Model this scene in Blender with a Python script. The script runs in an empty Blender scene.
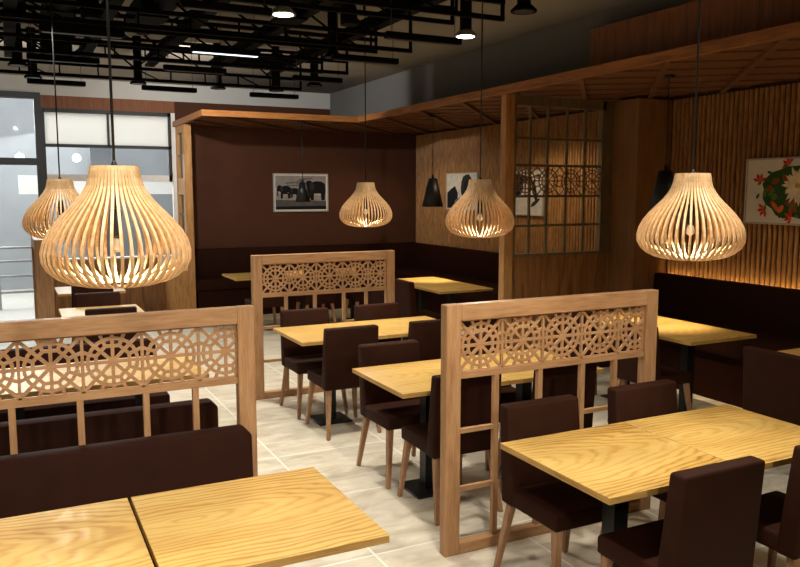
import bpy, bmesh, math, random
from math import sin, cos, pi, radians
from mathutils import Vector, Matrix
random.seed(7)
S = bpy.context.scene
COL = S.collection

# ---------------------------------------------------------------- materials
def lin(c):
    return tuple(((v / 12.92) if v <= .04045 else ((v + .055) / 1.055) ** 2.4) for v in (c[0] / 255, c[1] / 255, c[2] / 255)) + (1,)

def new_mat(name):
    m = bpy.data.materials.new(name); m.use_nodes = True
    nt = m.node_tree
    return m, nt, nt.nodes['Principled BSDF']

def plain(name, rgb, rough=.6, metal=0., var=.12, scale=14., spec=.5, bump=0.):
    m, nt, b = new_mat(name)
    N, L = nt.nodes, nt.links
    tc = N.new('ShaderNodeTexCoord'); no = N.new('ShaderNodeTexNoise'); no.inputs['Scale'].default_value = scale; no.inputs['Detail'].default_value = 5
    L.new(tc.outputs['Object'], no.inputs['Vector'])
    r = N.new('ShaderNodeValToRGB'); c = lin(rgb)
    r.color_ramp.elements[0].position = .3; r.color_ramp.elements[1].position = .7
    r.color_ramp.elements[0].color = tuple(v * (1 - var) for v in c[:3]) + (1,)
    r.color_ramp.elements[1].color = tuple(min(1, v * (1 + var)) for v in c[:3]) + (1,)
    L.new(no.outputs['Fac'], r.inputs['Fac']); L.new(r.outputs['Color'], b.inputs['Base Color'])
    b.inputs['Roughness'].default_value = rough; b.inputs['Metallic'].default_value = metal
    b.inputs['Specular IOR Level'].default_value = spec
    if bump:
        bp = N.new('ShaderNodeBump'); bp.inputs['Strength'].default_value = bump; bp.inputs['Distance'].default_value = .004
        n2 = N.new('ShaderNodeTexNoise'); n2.inputs['Scale'].default_value = scale * 30
        L.new(tc.outputs['Object'], n2.inputs['Vector']); L.new(n2.outputs['Fac'], bp.inputs['Height']); L.new(bp.outputs['Normal'], b.inputs['Normal'])
    return m

def wood(name, dark, mid, light, scale=(1, 9, 9), size=1.6, rough=.42, spec=.4, cath=0., rnd=True):
    """Grain runs along the axis with the small scale. cath adds cathedral figure."""
    m, nt, b = new_mat(name)
    N, L = nt.nodes, nt.links
    tc = N.new('ShaderNodeTexCoord'); mp = N.new('ShaderNodeMapping')
    mp.inputs['Scale'].default_value = scale
    src = tc.outputs['Object']
    if rnd:
        oi = N.new('ShaderNodeObjectInfo'); mu = N.new('ShaderNodeVectorMath'); mu.operation = 'MULTIPLY_ADD'
        cb = N.new('ShaderNodeCombineXYZ')
        for k in ('X', 'Y', 'Z'): L.new(oi.outputs['Random'], cb.inputs[k])
        mu.inputs[1].default_value = (7.3, 3.1, 5.7)
        L.new(cb.outputs[0], mu.inputs[0]); L.new(src, mu.inputs[2]); src = mu.outputs[0]
    L.new(src, mp.inputs['Vector'])
    n1 = N.new('ShaderNodeTexNoise'); n1.inputs['Scale'].default_value = size * 2.2; n1.inputs['Detail'].default_value = 8; n1.inputs['Roughness'].default_value = .62
    L.new(mp.outputs[0], n1.inputs['Vector'])
    n2 = N.new('ShaderNodeTexNoise'); n2.inputs['Scale'].default_value = size * 9; n2.inputs['Detail'].default_value = 4
    mp2 = N.new('ShaderNodeMapping'); mp2.inputs['Scale'].default_value = tuple(v if v > 2 else v * .5 for v in scale)
    L.new(src, mp2.inputs['Vector']); L.new(mp2.outputs[0], n2.inputs['Vector'])
    mix = N.new('ShaderNodeMath'); mix.operation = 'MULTIPLY_ADD'; mix.inputs[1].default_value = .35
    L.new(n2.outputs['Fac'], mix.inputs[0])
    sc = N.new('ShaderNodeMath'); sc.operation = 'MULTIPLY'; sc.inputs[1].default_value = .65
    L.new(n1.outputs['Fac'], sc.inputs[0])
    fac = sc.outputs[0]
    if cath:
        mp3 = N.new('ShaderNodeMapping'); mp3.inputs['Scale'].default_value = tuple(v * .42 for v in scale)
        L.new(src, mp3.inputs['Vector'])
        nz = N.new('ShaderNodeTexNoise'); nz.inputs['Scale'].default_value = .75; nz.inputs['Detail'].default_value = 2
        L.new(mp3.outputs[0], nz.inputs['Vector'])
        m1 = N.new('ShaderNodeMath'); m1.operation = 'MULTIPLY'; m1.inputs[1].default_value = 11
        L.new(nz.outputs['Fac'], m1.inputs[0])
        m2 = N.new('ShaderNodeMath'); m2.operation = 'FRACT'; L.new(m1.outputs[0], m2.inputs[0])
        m3 = N.new('ShaderNodeMath'); m3.operation = 'POWER'; m3.inputs[1].default_value = 2.2; L.new(m2.outputs[0], m3.inputs[0])
        m4 = N.new('ShaderNodeMath'); m4.operation = 'MULTIPLY_ADD'; m4.inputs[1].default_value = -cath
        L.new(m3.outputs[0], m4.inputs[0]); L.new(fac, m4.inputs[2])
        m5 = N.new('ShaderNodeMath'); m5.operation = 'ADD'; m5.inputs[1].default_value = cath * .33; L.new(m4.outputs[0], m5.inputs[0])
        fac = m5.outputs[0]
    L.new(fac, mix.inputs[2])
    r = N.new('ShaderNodeValToRGB')
    e = r.color_ramp.elements
    e[0].position = .34; e[0].color = lin(dark); e[1].position = .66; e[1].color = lin(light)
    x = r.color_ramp.elements.new(.5); x.color = lin(mid)
    L.new(mix.outputs[0], r.inputs['Fac']); L.new(r.outputs['Color'], b.inputs['Base Color'])
    b.inputs['Roughness'].default_value = rough; b.inputs['Specular IOR Level'].default_value = spec
    return m

def glow(name, rgb, strength):
    m, nt, b = new_mat(name)
    b.inputs['Base Color'].default_value = lin(rgb)
    b.inputs['Emission Color'].default_value = lin(rgb); b.inputs['Emission Strength'].default_value = strength
    return m

def glass(name, tint=(235, 240, 240), refl=.12):
    m, nt, b = new_mat(name)
    N, L = nt.nodes, nt.links
    N.remove(b)
    t = N.new('ShaderNodeBsdfTransparent'); t.inputs[0].default_value = lin(tint)
    g = N.new('ShaderNodeBsdfGlossy'); g.inputs['Roughness'].default_value = .02
    fr = N.new('ShaderNodeFresnel'); fr.inputs[0].default_value = 1.45
    ma = N.new('ShaderNodeMath'); ma.operation = 'MULTIPLY'; ma.inputs[1].default_value = refl; L.new(fr.outputs[0], ma.inputs[0])
    mx = N.new('ShaderNodeMixShader'); L.new(ma.outputs[0], mx.inputs[0]); L.new(t.outputs[0], mx.inputs[1]); L.new(g.outputs[0], mx.inputs[2])
    L.new(mx.outputs[0], N['Material Output'].inputs[0])
    return m

def floor_mat():
    m, nt, b = new_mat('cream_floor_tile')
    N, L = nt.nodes, nt.links
    tc = N.new('ShaderNodeTexCoord'); sp = N.new('ShaderNodeSeparateXYZ'); L.new(tc.outputs['Object'], sp.inputs[0])
    T = .866
    ds = []
    cells = []
    for ax, off in (('X', 1.67), ('Y', 3.64)):
        a = N.new('ShaderNodeMath'); a.operation = 'SUBTRACT'; a.inputs[1].default_value = off - T * 40; L.new(sp.outputs[ax], a.inputs[0])
        d = N.new('ShaderNodeMath'); d.operation = 'DIVIDE'; d.inputs[1].default_value = T; L.new(a.outputs[0], d.inputs[0])
        f = N.new('ShaderNodeMath'); f.operation = 'FRACT'; L.new(d.outputs[0], f.inputs[0])
        fl = N.new('ShaderNodeMath'); fl.operation = 'FLOOR'; L.new(d.outputs[0], fl.inputs[0]); cells.append(fl)
        s = N.new('ShaderNodeMath'); s.operation = 'SUBTRACT'; s.inputs[1].default_value = .5; L.new(f.outputs[0], s.inputs[0])
        ab = N.new('ShaderNodeMath'); ab.operation = 'ABSOLUTE'; L.new(s.outputs[0], ab.inputs[0]); ds.append(ab)
    mx = N.new('ShaderNodeMath'); mx.operation = 'MAXIMUM'; L.new(ds[0].outputs[0], mx.inputs[0]); L.new(ds[1].outputs[0], mx.inputs[1])
    gt = N.new('ShaderNodeMath'); gt.operation = 'GREATER_THAN'; gt.inputs[1].default_value = .493; L.new(mx.outputs[0], gt.inputs[0])
    cb = N.new('ShaderNodeCombineXYZ'); L.new(cells[0].outputs[0], cb.inputs[0]); L.new(cells[1].outputs[0], cb.inputs[1])
    wn = N.new('ShaderNodeTexWhiteNoise'); L.new(cb.outputs[0], wn.inputs['Vector'])
    va = N.new('ShaderNodeVectorMath'); va.operation = 'MULTIPLY_ADD'; va.inputs[1].default_value = (9, 9, 9)
    L.new(wn.outputs['Color'], va.inputs[0]); L.new(tc.outputs['Object'], va.inputs[2])
    mp = N.new('ShaderNodeMapping'); mp.inputs['Scale'].default_value = (1, 2.6, 1); mp.inputs['Rotation'].default_value = (0, 0, .5); L.new(va.outputs[0], mp.inputs[0])
    n = N.new('ShaderNodeTexNoise'); n.inputs['Scale'].default_value = 3.2; n.inputs['Detail'].default_value = 9; n.inputs['Roughness'].default_value = .65; n.inputs['Distortion'].default_value = .6
    L.new(mp.outputs[0], n.inputs['Vector'])
    r = N.new('ShaderNodeValToRGB'); e = r.color_ramp.elements
    e[0].position = .3; e[0].color = lin((182, 168, 142)); e[1].position = .62; e[1].color = lin((218, 208, 186))
    L.new(n.outputs['Fac'], r.inputs['Fac'])
    mi = N.new('ShaderNodeMixRGB'); L.new(gt.outputs[0], mi.inputs[0]); L.new(r.outputs[0], mi.inputs[1]); mi.inputs[2].default_value = lin((236, 230, 214))
    L.new(mi.outputs[0], b.inputs['Base Color'])
    b.inputs['Roughness'].default_value = .32; b.inputs['Specular IOR Level'].default_value = .45
    return m

M = {}
def table_mat():
    m, nt, b = new_mat('ash_table_wood'); N, L = nt.nodes, nt.links
    def mth(op, a, bb=None, c=None):
        n = N.new('ShaderNodeMath'); n.operation = op
        for k, v in enumerate((a, bb, c)):
            if v is None: continue
            if isinstance(v, (int, float)): n.inputs[k].default_value = v
            else: L.new(v, n.inputs[k])
        return n.outputs[0]
    tc = N.new('ShaderNodeTexCoord'); oi = N.new('ShaderNodeObjectInfo'); sp = N.new('ShaderNodeSeparateXYZ'); L.new(tc.outputs['Object'], sp.inputs[0])
    rnd = oi.outputs['Random']
    cb = N.new('ShaderNodeCombineXYZ'); L.new(mth('MULTIPLY_ADD', rnd, 9., mth('MULTIPLY', sp.outputs[0], .9)), cb.inputs[0]); L.new(mth('MULTIPLY_ADD', rnd, 5., mth('MULTIPLY', sp.outputs[1], 3.2)), cb.inputs[1]); L.new(rnd, cb.inputs[2])
    wob = N.new('ShaderNodeTexNoise'); wob.inputs['Scale'].default_value = 2.4; wob.inputs['Detail'].default_value = 3; L.new(cb.outputs[0], wob.inputs['Vector'])
    # nested arches: long ellipses around a heart line
    x = mth('MULTIPLY', mth('ADD', sp.outputs[0], mth('MULTIPLY_ADD', rnd, .5, .12)), 1.25)
    y = mth('MULTIPLY', mth('SUBTRACT', sp.outputs[1], .06), 4.6)
    r = mth('SQRT', mth('ADD', mth('MULTIPLY', x, x), mth('MULTIPLY', y, y)))
    r = mth('MULTIPLY_ADD', wob.outputs['Fac'], .55, r)
    ring = mth('SINE', mth('MULTIPLY', r, 46.))
    line = mth('POWER', mth('MULTIPLY_ADD', ring, .5, .5), 2.6)
    fn = N.new('ShaderNodeTexNoise'); fn.inputs['Scale'].default_value = 3.; fn.inputs['Detail'].default_value = 7; fn.inputs['Roughness'].default_value = .6
    mp = N.new('ShaderNodeMapping'); mp.inputs['Scale'].default_value = (1.3, 16, 16); L.new(tc.outputs['Object'], mp.inputs[0]); L.new(mp.outputs[0], fn.inputs['Vector'])
    bn = N.new('ShaderNodeTexNoise'); bn.inputs['Scale'].default_value = 1.5; bn.inputs['Detail'].default_value = 2; L.new(cb.outputs[0], bn.inputs['Vector'])
    edge = mth('MULTIPLY_ADD', mth('ABSOLUTE', sp.outputs[1]), .9, .22)
    f = mth('MULTIPLY_ADD', mth('MULTIPLY', line, edge), -.62, mth('MULTIPLY_ADD', fn.outputs['Fac'], .30, mth('MULTIPLY_ADD', bn.outputs['Fac'], .5, .28)))
    rp = N.new('ShaderNodeValToRGB'); e = rp.color_ramp.elements
    e[0].position = .22; e[0].color = lin((128, 82, 28)); e[1].position = .74; e[1].color = lin((200, 166, 94))
    q = e.new(.5); q.color = lin((180, 138, 66))
    L.new(f, rp.inputs[0]); L.new(rp.outputs[0], b.inputs['Base Color'])
    b.inputs['Roughness'].default_value = .36; b.inputs['Specular IOR Level'].default_value = .4
    return m
M['table'] = table_mat()
M['table_edge'] = wood('table_edge_wood', (150, 108, 48), (182, 140, 74), (198, 160, 94), scale=(1, 1, 16), size=1.6, rnd=False)
M['frame'] = wood('beech_frame_wood', (146, 104, 66), (168, 125, 83), (182, 141, 98), scale=(1.2, 10, 10), size=1.7, rough=.5)
M['frame_v'] = wood('beech_post_wood', (144, 102, 64), (166, 123, 81), (180, 139, 96), scale=(10, 10, 1.2), size=1.7, rough=.5)
M['leg'] = wood('chair_leg_wood', (124, 88, 58), (152, 112, 78), (168, 130, 94), scale=(9, 9, 1.4), size=1.5, rough=.45)
M['fabric'] = plain('dark_brown_leatherette', (46, 24, 14), rough=.64, var=.12, scale=9, spec=.06, bump=.06)
M['bench'] = plain('bench_brown_leatherette', (44, 22, 13), rough=.66, var=.12, scale=7, spec=.05, bump=.05)
M['black'] = plain('black_metal', (16, 17, 17), rough=.45, var=.15, spec=.4)
M['truss'] = plain('painted_black_steel', (11, 10, 9), rough=.8, var=.2, spec=.08)
M['bulkhead'] = plain('shade_toned_upper_wall', (112, 110, 107), rough=.9, var=.02, scale=3, spec=.1)  # grey darkened to stand in for shade on the upper side wall
M['white'] = plain('white_paint', (196, 194, 188), rough=.9, var=.02, scale=3, spec=.1)
M['ceil'] = plain('ceiling_white_paint', (132, 124, 112), rough=.9, var=.03, scale=2, spec=.1)
M['brownwall'] = plain('brown_wall_paint', (82, 50, 35), rough=.8, var=.05, scale=4, spec=.15)
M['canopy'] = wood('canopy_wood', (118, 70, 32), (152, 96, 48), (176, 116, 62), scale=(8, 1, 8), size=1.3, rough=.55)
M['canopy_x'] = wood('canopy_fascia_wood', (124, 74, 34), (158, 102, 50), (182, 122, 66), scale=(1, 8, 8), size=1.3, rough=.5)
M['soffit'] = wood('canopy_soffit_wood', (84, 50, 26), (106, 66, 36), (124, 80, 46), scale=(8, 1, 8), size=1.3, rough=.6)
M['post'] = wood('partition_post_wood', (150, 102, 54), (184, 134, 78), (202, 154, 96), scale=(9, 9, 1), size=1.4, rough=.5)
M['panel'] = wood('partition_panel_wood', (112, 72, 36), (140, 94, 50), (160, 112, 64), scale=(7, 7, .8), size=1.2, cath=.2, rough=.5)
M['shoji'] = wood('shoji_bar_wood', (92, 78, 52), (112, 96, 66), (126, 110, 78), scale=(8, 8, 1), size=1.4, rough=.55)
M['column'] = wood('column_veneer', (122, 82, 46), (138, 96, 56), (150, 108, 66), scale=(6, 6, .7), size=1.2, rough=.6)
M['slat'] = wood('bamboo_slat', (126, 86, 48), (162, 116, 68), (190, 146, 92), scale=(3, 9, 1.4), size=1.6, rough=.5)
M['slatback'] = plain('dark_gap_board', (46, 28, 16), rough=.9)
M['redwood'] = wood('reddish_cladding', (104, 60, 33), (126, 76, 44), (144, 90, 54), scale=(9, 9, .8), size=1.2, rough=.6)
M['ratt'] = wood('bent_ply_strip', (190, 146, 94), (214, 174, 122), (230, 196, 148), scale=(12, 12, 4), size=1.5, rough=.5, rnd=False)
M['floor'] = floor_mat()
M['blind'] = plain('white_roller_blind', (214, 212, 208), rough=.9, var=.01, scale=2, spec=.05)
M['frame_black'] = plain('black_window_frame', (24, 24, 24), rough=.5)
def blind_mat():
    m, nt, b = new_mat('backlit_white_blind'); N, L = nt.nodes, nt.links
    b.inputs['Base Color'].default_value = lin((222, 220, 216)); b.inputs['Roughness'].default_value = .9
    t = N.new('ShaderNodeBsdfTranslucent'); t.inputs[0].default_value = lin((236, 234, 230))
    n = N.new('ShaderNodeTexNoise'); n.inputs['Scale'].default_value = 3; L.new(n.outputs['Fac'], b.inputs['Coat Roughness'])
    mx = N.new('ShaderNodeMixShader'); mx.inputs[0].default_value = .55
    L.new(b.outputs[0], mx.inputs[1]); L.new(t.outputs[0], mx.inputs[2]); L.new(mx.outputs[0], N['Material Output'].inputs[0])
    return m
M['blind'] = blind_mat()
M['sill'] = plain('white_sill', (228, 226, 222), rough=.6, var=.02)
M['glass'] = glass('clear_pane', (232, 235, 236), .45)
M['grey'] = plain('pale_grey_render', (150, 153, 156), rough=.9, var=.06, scale=2)
M['darkgrey'] = plain('dark_grey_render', (92, 94, 98), rough=.9, var=.06)
M['pave'] = plain('outdoor_paving', (150, 147, 140), rough=.8, var=.06)
M['rail'] = plain('brushed_steel', (170, 170, 170), rough=.4, metal=.6)
M['led'] = glow('warm_led', (255, 214, 140), 14.)
M['disc'] = glow('warm_white_disc', (255, 244, 226), 22.)
M['tube'] = glow('cool_tube', (235, 242, 255), 1.6)
M['bulb'] = glow('warm_bulb', (214, 196, 164), .15)
M['pframe'] = plain('pale_picture_frame', (178, 172, 164), rough=.6, var=.03)
M['paper'] = plain('white_print_paper', (222, 216, 206), rough=.8, var=.02)

# ---------------------------------------------------------------- mesh builder
class MB:
    def __init__(s): s.bm = bmesh.new(); s.mi = 0
    def _fin(s, geom_verts):
        return geom_verts
    def quad(s, pts, mi=None):
        f = s.bm.faces.new([s.bm.verts.new(p) for p in pts]); f.material_index = s.mi if mi is None else mi; return f
    def box(s, x0, x1, y0, y1, z0, z1, bev=0., seg=2, mat=None):
        r = bmesh.ops.create_cube(s.bm, size=1.)
        vs = r['verts']
        Mx = Matrix.Translation(((x0 + x1) / 2, (y0 + y1) / 2, (z0 + z1) / 2)) @ Matrix.Diagonal((abs(x1 - x0), abs(y1 - y0), abs(z1 - z0), 1))
        if mat is not None: Mx = mat @ Mx
        bmesh.ops.transform(s.bm, matrix=Mx, verts=vs)
        fs = {f for v in vs for f in v.link_faces}
        for f in fs: f.material_index = s.mi
        if bev:
            es = list({e for v in vs for e in v.link_edges})
            o = bmesh.ops.bevel(s.bm, geom=es, offset=bev, segments=seg, affect='EDGES', profile=.5)
            for f in o['faces']: f.material_index = s.mi
        return s
    def hexa(s, b, t, bev=0., seg=3):
        """b, t: four bottom and four top corners in the same winding."""
        vb = [s.bm.verts.new(p) for p in b]; vt = [s.bm.verts.new(p) for p in t]
        fs = [s.bm.faces.new(vb[::-1]), s.bm.faces.new(vt)]
        for i in range(4): fs.append(s.bm.faces.new((vb[i], vb[(i + 1) % 4], vt[(i + 1) % 4], vt[i])))
        for f in fs: f.material_index = s.mi
        if bev:
            es = list({e for v in vb + vt for e in v.link_edges})
            o = bmesh.ops.bevel(s.bm, geom=es, offset=bev, segments=seg, affect='EDGES', profile=.5)
            for f in o['faces']: f.material_index = s.mi
        return s
    def bar(s, a, b, w, h, up=(0, 0, 1)):
        a = Vector(a); b = Vector(b); d = (b - a); L = d.length
        if L < 1e-6: return s
        d.normalize(); u = Vector(up)
        sd = d.cross(u)
        if sd.length < 1e-4: sd = d.cross(Vector((1, 0, 0)))
        sd.normalize(); u = sd.cross(d).normalized()
        mt = Matrix((sd, d, u)).transposed().to_4x4(); mt.translation = (a + b) / 2
        return s.box(-w / 2, w / 2, -L / 2, L / 2, -h / 2, h / 2, mat=mt)
    def tube(s, pts, r, n=10, caps=True, radii=None):
        pts = [Vector(p) for p in pts]; rings = []
        prev = None
        for i, p in enumerate(pts):
            d = (pts[min(i + 1, len(pts) - 1)] - pts[max(i - 1, 0)]).normalized()
            if prev is None:
                a = d.cross(Vector((0, 0, 1)));
                if a.length < 1e-3: a = d.cross(Vector((1, 0, 0)))
            else:
                a = prev - d * prev.dot(d)
            a.normalize(); prev = a; b = d.cross(a)
            rr = radii[i] if radii else r
            rings.append([s.bm.verts.new(p + (a * cos(2 * pi * k / n) + b * sin(2 * pi * k / n)) * rr) for k in range(n)])
        for i in range(len(rings) - 1):
            for k in range(n):
                f = s.bm.faces.new((rings[i][k], rings[i][(k + 1) % n], rings[i + 1][(k + 1) % n], rings[i + 1][k])); f.material_index = s.mi; f.smooth = True
        if caps:
            for rg in (rings[0][::-1], rings[-1]):
                f = s.bm.faces.new(rg); f.material_index = s.mi
        return s
    def lathe(s, prof, n=24, c=(0, 0, 0)):
        rings = [[s.bm.verts.new((c[0] + r * cos(2 * pi * k / n), c[1] + r * sin(2 * pi * k / n), c[2] + z)) for k in range(n)] for r, z in prof]
        for i in range(len(rings) - 1):
            for k in range(n):
                f = s.bm.faces.new((rings[i][k], rings[i][(k + 1) % n], rings[i + 1][(k + 1) % n], rings[i + 1][k])); f.material_index = s.mi; f.smooth = True
        for rg in (rings[0], rings[-1]):
            f = s.bm.faces.new(rg); f.material_index = s.mi
        return s
    def poly(s, pts, mi=None):
        return s.quad(pts, mi)
    def build(s, name, mats, parent=None, smooth=False, loc=(0, 0, 0)):
        bmesh.ops.recalc_face_normals(s.bm, faces=s.bm.faces[:])
        me = bpy.data.meshes.new(name); s.bm.to_mesh(me); s.bm.free()
        for m in (mats if isinstance(mats, (list, tuple)) else [mats]): me.materials.append(m)
        if smooth:
            for p in me.polygons: p.use_smooth = True
            try: me.set_sharp_from_angle(angle=radians(35))
            except Exception: pass
        o = bpy.data.objects.new(name, me); COL.objects.link(o); o.location = loc
        if parent: o.parent = parent
        return o

def tag(o, label, cat, group=None):
    o['label'] = label; o['category'] = cat
    if group: o['group'] = group
    return o
def thing(name, label, cat, loc=(0, 0, 0), rz=0., group=None):
    o = bpy.data.objects.new(name, None); COL.objects.link(o); o.empty_display_size = .1
    o.location = loc; o.rotation_euler = (0, 0, rz)
    return tag(o, label, cat, group)
def struct(o, label=None):
    o['kind'] = 'structure'
    if label: o['label'] = label
    return o
def children(o): return [c for c in bpy.data.objects if c.parent == o]
def dup(root, loc, rz, label, group=None):
    r = root.copy(); COL.objects.link(r); r.location = loc; r.rotation_euler = (0, 0, rz); r['label'] = label
    if group: r['group'] = group
    for ch in children(root):
        c = ch.copy(); COL.objects.link(c); c.parent = r
        for g in children(ch):
            d = g.copy(); COL.objects.link(d); d.parent = c
    return r

# ---------------------------------------------------------------- room
YB, XR, XL, YF, ZC = 12.65, 6.65, -4.2, -3.6, 3.6
XBH = 5.0                      # face of the bulkhead above the side booths
struct(MB().box(XL - .1, XR + .2, YF - .1, YB + .12, -.1, 0).build('floor', M['floor']), 'cream marble-look tiled floor')
struct(MB().box(XL - .1, XR + .2, YF - .1, YB + .12, ZC, ZC + .1).build('ceiling', M['ceil']), 'pale ceiling above the black trusses')
struct(MB().box(XL - .12, XL, YF, YB, 0, ZC).build('wall_left', M['white']), 'plain white wall')
struct(MB().box(XL - .12, XR + .12, YF - .12, YF, 0, ZC).build('wall_front', M['white']), 'plain white wall')
struct(MB().box(2.40, XR, YB, YB + .12, 0, 3.34).build('wall_back', M['brownwall']), 'dark brown painted back wall')
struct(MB().box(XL, XR, YB + .001, YB + .12, 3.34, ZC).build('wall_back_upper', M['white']), 'white band of wall above the brown one')
# bulkhead above the side booths
struct(MB().box(XBH, XR, YF, YB, 3.03, ZC).build('wall_right_upper', M['bulkhead']), 'upper wall above the wooden canopy, shade put into its grey')
# slatted right wall: a backing board and split bamboo slats
w = MB(); w.mi = 0
w.box(XR, XR + .12, YF, YB, 0, 3.03)
w.mi = 1
def slats(y0, y1, pitch=.0585, r=.021):
    y = y0 + pitch / 2
    while y < y1 - pitch / 2:
        n = 5
        ring = [(XR - .026 * sin(pi * k / n), y - r * cos(pi * k / n)) for k in range(n + 1)]
        lo = [w.bm.verts.new((a, b, .05)) for a, b in ring]; hi = [w.bm.verts.new((a, b, 2.949)) for a, b in ring]
        for k in range(n):
            f = w.bm.faces.new((lo[k], lo[k + 1], hi[k + 1], hi[k])); f.material_index = 1; f.smooth = True
        y += pitch
slats(.2, 6.52); slats(7.06, YB - .02)
struct(w.build('wall_right', [M['slatback'], M['slat']]), 'wall clad in upright split bamboo slats')
# veneered column at the end of the partition
struct(MB().box(6.16, XR - .001, 6.53, 7.05, 0, 2.949).build('trim_1', M['column']), 'wood-veneered square column between the side booths')

# ---- shop front in the back wall
struct(MB().box(.50, 2.40, YB, YB + .10, 3.16, 3.34).build('trim_2', M['redwood']), 'reddish wood header board over the shop window')
t = struct(thing('window_1', 'shop window with two white blinds over a low wooden wall', 'window', (0, YB, 0)), None)
del t['category']
f = MB()
f.box(.53, 2.34, 0, .08, 3.10, 3.16); f.box(1.395, 1.43, 0, .08, 2.62, 3.12); f.box(.50, .54, 0, .08, .93, 3.16); f.box(2.29, 2.40, 0, .08, 2.1, 3.16)
f.box(.53, 2.34, 0, .08, 2.60, 2.645)
f.build('window_frame', M['frame_black'], t)
MB().box(2.34, 2.40, -.01, .07, .9, 3.16).box(.54, 2.34, .0, .08, 2.10, 2.20).build('white_trim', M['sill'], t)
MB().box(.54, 2.40, .03, .04, .93, 3.12).build('pane', M['glass'], t)
for a, b in ((.545, 1.395), (1.432, 2.29)):
    MB().box(a, b, .005, .02, 2.645, 3.14).build('blind', M['blind'], t)
MB().box(.50, 2.40, -.04, .12, .92, .945).build('window_sill', M['sill'], t)
struct(MB().box(.50, 2.13, YB - .02, YB + .10, 0, .92).build('wall_back_low', M['panel']), 'low wooden wall under the shop window')
d = struct(thing('door_1', 'black-framed glass door and side light', 'door', (0, YB, 0)), None)
del d['category']
f = MB()
f.box(.41, .50, -.02, .1, 0, 3.37); f.box(-2.6, .41, -.02, .1, 3.28, 3.37); f.box(-2.6, .41, -.02, .1, 2.33, 2.43); f.box(-1.0, -.9, -.02, .1, 0, 3.28); f.box(-2.7, -2.6, -.02, .1, 0, 3.37)
f.box(-2.6, .41, -.02, .1, 0, .05)
f.build('door_frame', M['frame_black'], d)
MB().box(-2.6, .41, .03, .045, .05, 2.33).box(-2.6, .41, .03, .045, 2.43, 3.28).build('pane', M['glass'], d)
struct(MB().box(XL, -2.7, YB, YB + .1, 0, 3.37).build('wall_back_left', M['white']), 'white wall beside the glass door')
# outside the glass
struct(MB().box(-14, 14, YB + .13, 34, -.12, -.02).build('ground_outside', M['pave']), 'pale paving outside the glass front')
struct(MB().box(-14, 14, 17.5, 17.7, -.02, 5.5).build('wall_outside', M['grey']), 'grey building across the passage')
o = MB().box(1.5, 1.9, 16.6, 17.0, -.02, 5).build('pillar_outside', M['darkgrey']); struct(o, 'dark grey pillar outside the shop window')
o = MB().box(3.2, 3.5, 16.6, 17.0, -.02, 5).build('pillar_outside', M['darkgrey']); struct(o, 'second dark grey pillar outside, beside the wooden post')
struct(MB().box(.2, 6, 16.2, 16.5, 1.9, 2.25).build('trim_3', M['sill']), 'white ledge outside the shop window')
r = thing('handrail', 'grey metal handrail outside the glass door', 'railing', (0, 14.6, -.02))
for x in (-2.4, -1.3, -.2, .42): MB().box(x - .025, x + .025, -.025, .025, 0, 1.05).build('post', M['rail'], r)
for z in (.28, .55, .80, 1.03): MB().tube([(-2.6, 0, z), (.44, 0, z)], .022, 8).build('rail', M['rail'], r)

# ---------------------------------------------------------------- canopy over the booths
XC, YC, ZB, ZT = 4.62, 10.6, 2.95, 3.03
c = thing('wooden_canopy', 'L-shaped timber canopy over the booths along back and slatted walls', 'canopy')
MB().box(XC, XC + .05, YF + .3, YC + .05, ZB, ZT).build('fascia', M['canopy'], c)
MB().box(2.36, XC + .05, YC, YC + .05, ZB - .001, ZT - .001).box(2.36, 2.41, YC + .05, YB, ZB - .002, ZT - .002).build('fascia', M['canopy_x'], c)
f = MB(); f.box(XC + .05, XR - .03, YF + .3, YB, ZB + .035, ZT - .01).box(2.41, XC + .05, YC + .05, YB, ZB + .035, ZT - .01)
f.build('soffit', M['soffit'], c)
f = MB()
def clip(p, q, x0, x1, y0, y1):
    t0, t1 = 0., 1.; dx, dy = q[0] - p[0], q[1] - p[1]
    for a, b in ((-dx, p[0] - x0), (dx, x1 - p[0]), (-dy, p[1] - y0), (dy, y1 - p[1])):
        if abs(a) < 1e-9:
            if b < 0: return None
        else:
            r_ = b / a
            if a < 0: t0 = max(t0, r_)
            else: t1 = min(t1, r_)
    if t0 >= t1: return None
    return (p[0] + dx * t0, p[1] + dy * t0), (p[0] + dx * t1, p[1] + dy * t1)
for k in range(-12, 14):
    y = 4.58 + 1.045 * k
    s = clip((4.6 - 6, y - 6 * 1.14), (4.6 + 6, y + 6 * 1.14), XC + .05, XR - .03, YF + .5, YB - .05)
    if s: f.bar((s[0][0], s[0][1], ZB + .02), (s[1][0], s[1][1], ZB + .02), .05, .04)
    s = clip((4.6 - 8, y - 8 * 1.14), (4.6 + 8, y + 8 * 1.14), 2.41, XC + .04, YC + .05, YB - .05)
    if s: f.bar((s[0][0], s[0][1], ZB + .02), (s[1][0], s[1][1], ZB + .02), .05, .04)
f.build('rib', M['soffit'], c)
f = MB()
for k in range(-20, 44):
    y = 5.0 + .52 * k
    s = clip((4.6 - 8, y + 8 * .78), (4.6 + 8, y - 8 * .78), XC + .05, XR - .03, YF + .5, YB - .05)
    if s: f.bar((s[0][0], s[0][1], ZB + .03), (s[1][0], s[1][1], ZB + .03), .022, .014)
    s = clip((4.6 - 8, y + 8 * .78), (4.6 + 8, y - 8 * .78), 2.41, XC + .04, YC + .05, YB - .05)
    if s: f.bar((s[0][0], s[0][1], ZB + .03), (s[1][0], s[1][1], ZB + .03), .022, .014)
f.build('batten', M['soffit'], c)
o = MB(); o.box(4.84, 4.999, YF + .3, 5.78, ZT + .001, 3.41)
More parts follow.
